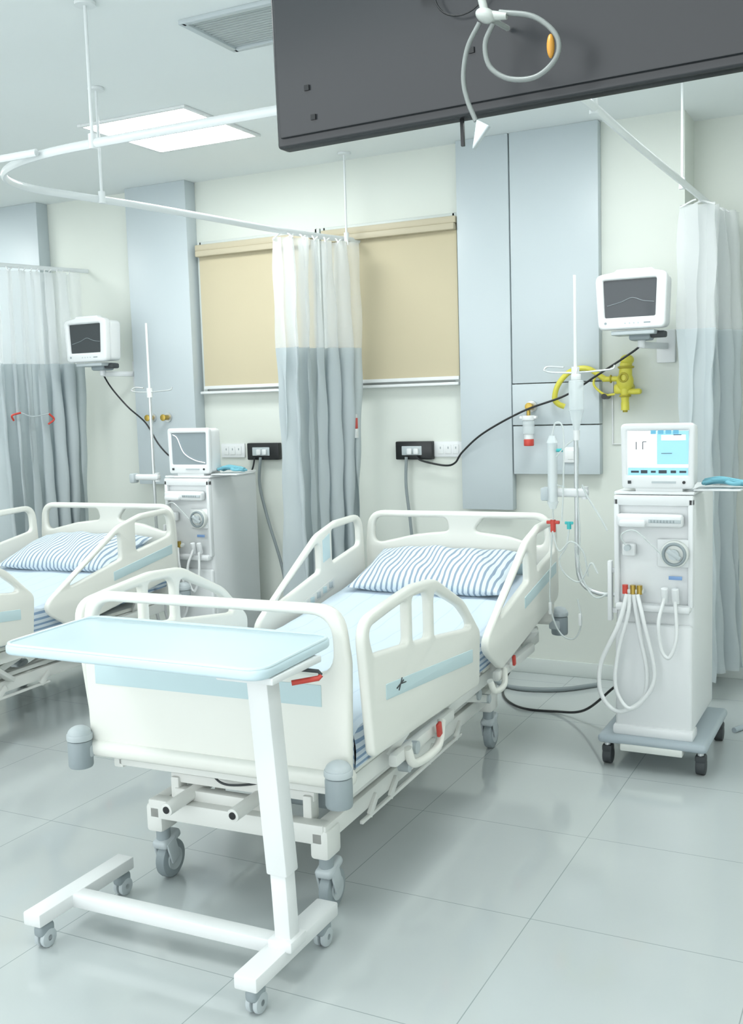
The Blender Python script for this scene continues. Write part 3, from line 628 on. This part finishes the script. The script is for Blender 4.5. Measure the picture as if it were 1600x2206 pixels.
gas(-1.70,1.42,'brass medical gas outlet holding the suction jar',WY-.07)
t=thing('suction_jar','small clear suction jar with red base on the panel','suction jar',(-1.70,WY-.13,1.25))
B().cyl((0,0,.03),(0,0,.10),.03,M_clear,seg=24,bev=.004).cyl((0,0,.1),(0,0,.125),.035,M_mach,seg=24,bev=.004).cyl((0,0,.125),(0,0,.15),.01,M_brass).box((0,0,.115),(.09,.03,.015),M_mach,.004).obj('jar',t)
B().cyl((0,0,-.03),(0,0,.005),.026,M_red,seg=22,bev=.004).cyl((0,0,.005),(0,0,.03),.024,M_white,seg=22).obj('jar_base',t,label='red and white jar base')
t=thing('oxygen_flowmeter','yellow oxygen regulator cluster with hose on the wall','oxygen regulator',(-1.22,WY,1.50))
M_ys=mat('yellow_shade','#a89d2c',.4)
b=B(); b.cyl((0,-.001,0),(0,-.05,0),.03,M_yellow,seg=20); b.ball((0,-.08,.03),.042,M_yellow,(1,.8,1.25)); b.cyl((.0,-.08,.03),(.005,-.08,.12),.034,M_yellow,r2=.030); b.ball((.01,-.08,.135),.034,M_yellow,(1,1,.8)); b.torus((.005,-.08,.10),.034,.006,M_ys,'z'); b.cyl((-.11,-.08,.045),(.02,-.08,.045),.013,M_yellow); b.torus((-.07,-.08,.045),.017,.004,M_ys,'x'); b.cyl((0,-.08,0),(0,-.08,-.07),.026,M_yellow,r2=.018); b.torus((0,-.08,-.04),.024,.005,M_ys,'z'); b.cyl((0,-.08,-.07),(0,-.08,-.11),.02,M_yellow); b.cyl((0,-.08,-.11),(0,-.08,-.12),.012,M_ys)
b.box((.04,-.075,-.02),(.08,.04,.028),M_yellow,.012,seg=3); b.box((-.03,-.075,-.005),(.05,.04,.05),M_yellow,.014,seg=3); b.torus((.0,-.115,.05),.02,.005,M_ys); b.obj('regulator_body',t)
b=B(); b.tube([(-.10,-.08,.045),(-.18,-.10,.10),(-.26,-.12,.09),(-.32,-.13,.03),(-.345,-.12,-.04),(-.33,-.11,-.07),(-.30,-.10,-.085)],.014,M_yellow); b.obj('oxygen_hose',t)
b=B(); b.tube([(-.05,-.08,-.03),(-.10,-.09,-.03),(-.15,-.10,.02),(-.13,-.10,.07),(-.09,-.08,.05)],.006,M_yellow); b.obj('oxygen_hose',t)
B().cyl((-.10,-.02,-.04),(-.10,-.1,-.04),.014,M_black).cyl((-.10,-.0,-.04),(-.10,-.02,-.04),.01,M_black).obj('control_knob',t,label='black knob')
b=B(); b.tube([(-1.30,WY-.006,1.56),(-1.30,WY-.006,1.22),(-1.12,WY-.006,1.22)],.004,M_mach,sm=False,seg=6); b.obj('wall_conduit',label='thin white conduit fixed to the wall',cat='conduit')

def cable(name,pts,r,m,lab): B().tube(pts,r,m,n=10,seg=8).obj(name,label=lab,cat='cable',sharp=80)
cable('monitor_cable',[(-1.09,4.98,1.70),(-1.15,5.0,1.66),(-1.33,5.05,1.56),(-1.50,5.1,1.47),(-1.72,5.12,1.40),(-1.95,5.15,1.29),(-2.08,5.17,1.19),(-2.13,5.18,1.13),(-2.2,5.2,1.115),(-2.33,5.2,1.14),(-2.37,5.205,1.165)],.0055,M_black,'black cable drooping between monitor and wall socket')
cable('monitor_cable',[(-4.35,4.98,1.70),(-4.34,5.05,1.60),(-4.26,5.1,1.48),(-4.13,5.1,1.38),(-4.04,5.1,1.25),(-3.95,5.1,1.17),(-3.88,5.1,1.16)],.005,M_black,'black cable drooping from the monitor along the wall')
cable('power_cable',[(-2.43,5.21,1.16),(-2.44,5.22,1.0),(-2.42,5.22,.8),(-2.40,5.22,.5),(-2.42,5.22,.1),(-2.40,5.15,.012)],.009,M_cable,'grey power cable hanging from the wall socket')
cable('power_cable',[(-3.38,5.21,1.16),(-3.40,5.22,1.0),(-3.34,5.2,.8),(-3.25,5.2,.5),(-3.2,5.18,.2),(-3.2,5.1,.012)],.009,M_cable,'grey power cable hanging beside the curtain')
cable('power_cable',[(-3.42,5.21,1.16),(-3.44,5.2,1.08),(-3.5,5.18,1.0),(-3.5,5.13,.9)],.005,M_black,'black cable from socket to dialysis machine')
cable('floor_cable',[(-1.0,4.3,.30),(-1.08,4.35,.22),(-1.25,4.5,.06),(-1.42,4.6,.008),(-1.58,4.6,.008),(-1.72,4.75,.008),(-1.8,5.0,.02),(-1.8,5.2,.1)],.006,M_black,'black power cable lying loose on the floor')
cable('floor_hose',[(-1.35,5.1,.012),(-1.5,4.95,.012),(-1.7,4.9,.012),(-1.85,5.0,.012),(-1.9,5.18,.03)],.012,M_cable,'grey hose lying along the wall on the floor')
cable('floor_hose',[(-.62,4.6,.012),(-.55,4.75,.012),(-.5,4.9,.012),(-.45,5.2,.012)],.012,M_mbase,'blue-grey hose on the floor behind the machine')

# ------------------------------------------------------------------ hanging television
t=thing('television','large dark television hung from the ceiling, casing side visible','television',(-.405,1.60,1.923))
t.rotation_euler=(0,math.radians(-1.0),0)
b=B(); b.box((0,.03,.33),(1.16,.035,.66),M_tv,.006,seg=3); b.box((0,.010,.335),(1.14,.010,.64),M_tv,.004)
for x,z in ((-.51,.07),(-.50,.02),(-.21,.075),(-.3,.25),(.2,.08)): b.box((x,.004,z+.02),(.009,.004,.009),M_black)
b.box((0,.03,.003),(1.15,.03,.006),M_tv2,.002)
b.obj('tv_casing',t)
b=B(); 
for x in (-.28,-.20): b.box((x,-.002,.42),(.03,.018,.46),M_tv2,.004)
b.box((-.24,-.006,.45),(.2,.014,.1),M_tv2,.004); b.cyl((-.24,.07,.35),(-.24,.07,.868),.025,M_tv2); b.cyl((-.24,.07,.85),(-.24,.07,.869),.07,M_tv2); b.box((-.24,.055,.4),(.2,.03,.2),M_tv2,.004)
b.obj('ceiling_mount',t)
B().tube([(-.27,-.01,.3),(-.26,-.01,.17),(-.2,-.01,.15),(-.15,-.01,.22),(-.14,-.01,.35)],.0015,M_black,seg=6).obj('tv_cable',t)
B().box((-.24,.03,-.02),(.006,.006,.045),M_black,.001).obj('dangling_tie',t)
def hx(u,v,y=1.50):
    k=y/1.6; return ((-.59+(u-1045)*.00073)*k,y,1.47+(.59-(v-40)*.0007)*k)
t=thing('hanging_tube','pale looped tube with clamp and orange tip hanging by the television','tube',hx(1045,40))
o=Vector(hx(1045,40)); H=lambda L:[Vector(hx(*p))-o for p in L]
B().tube(H([(1060,60),(1042,100),(1052,150),(1095,183),(1155,188),(1198,155),(1198,110),(1150,62),(1075,38)]),.0038,M_ctube).obj('tube_loop',t)
B().tube(H([(1030,52),(1002,100),(991,160),(998,210),(1018,262)]),.0036,M_ctube).obj('tube_tail',t)
M_cl=mat('clamp_ivory','#aab0ac',.35)
B().ball((0,0,0),.013,M_cl,(1.3,1,.8),rot=(0,.5,0)).cyl((0,0,0),(-.006,0,.024),.006,M_cl).cyl((0,0,0),(.0,.095,.01),.004,M_cl).cyl((0,0,0),(.032,0,-.006),.008,M_cl,r2=.005).obj('tube_clamp',t)
e=Vector(hx(1030,290))-o
B().board([(e.x-.014,e.z-.025,.002),(e.x-.006,e.z+.02,.002),(e.x+.014,e.z+.008,.002)],[],.01,M_lgrey,'xz',0,.002).obj('plug_tip',t)
e=Vector(hx(1186,130))-o
B().ball(e,.007,M_orange,(.8,1,2.4)).obj('orange_tip',t,label='orange cap')

# ------------------------------------------------------------------ world, camera
w=bpy.data.worlds.new('world'); SC.world=w; w.use_nodes=True
w.node_tree.nodes['Background'].inputs[0].default_value=(.94,.985,1,1); w.node_tree.nodes['Background'].inputs[1].default_value=2.3
ps=math.radians(27);th=math.radians(6.04);ro=math.asin(.03)
F=Vector((-math.cos(th)*math.sin(ps),math.cos(th)*math.cos(ps),-math.sin(th)))
R0=Vector((math.cos(ps),math.sin(ps),0)); U0=R0.cross(F)
R=R0*math.cos(ro)-U0*math.sin(ro); U=R0*math.sin(ro)+U0*math.cos(ro)
cd=bpy.data.cameras.new('camera'); cd.sensor_fit='HORIZONTAL'; cd.sensor_width=36; cd.lens=36*2250/1600; cd.clip_start=.05
cam=bpy.data.objects.new('camera',cd); COL.objects.link(cam)
mt=Matrix((R,U,-F)).transposed().to_4x4(); mt.translation=(0,0,1.47); cam.matrix_world=mt
SC.camera=cam
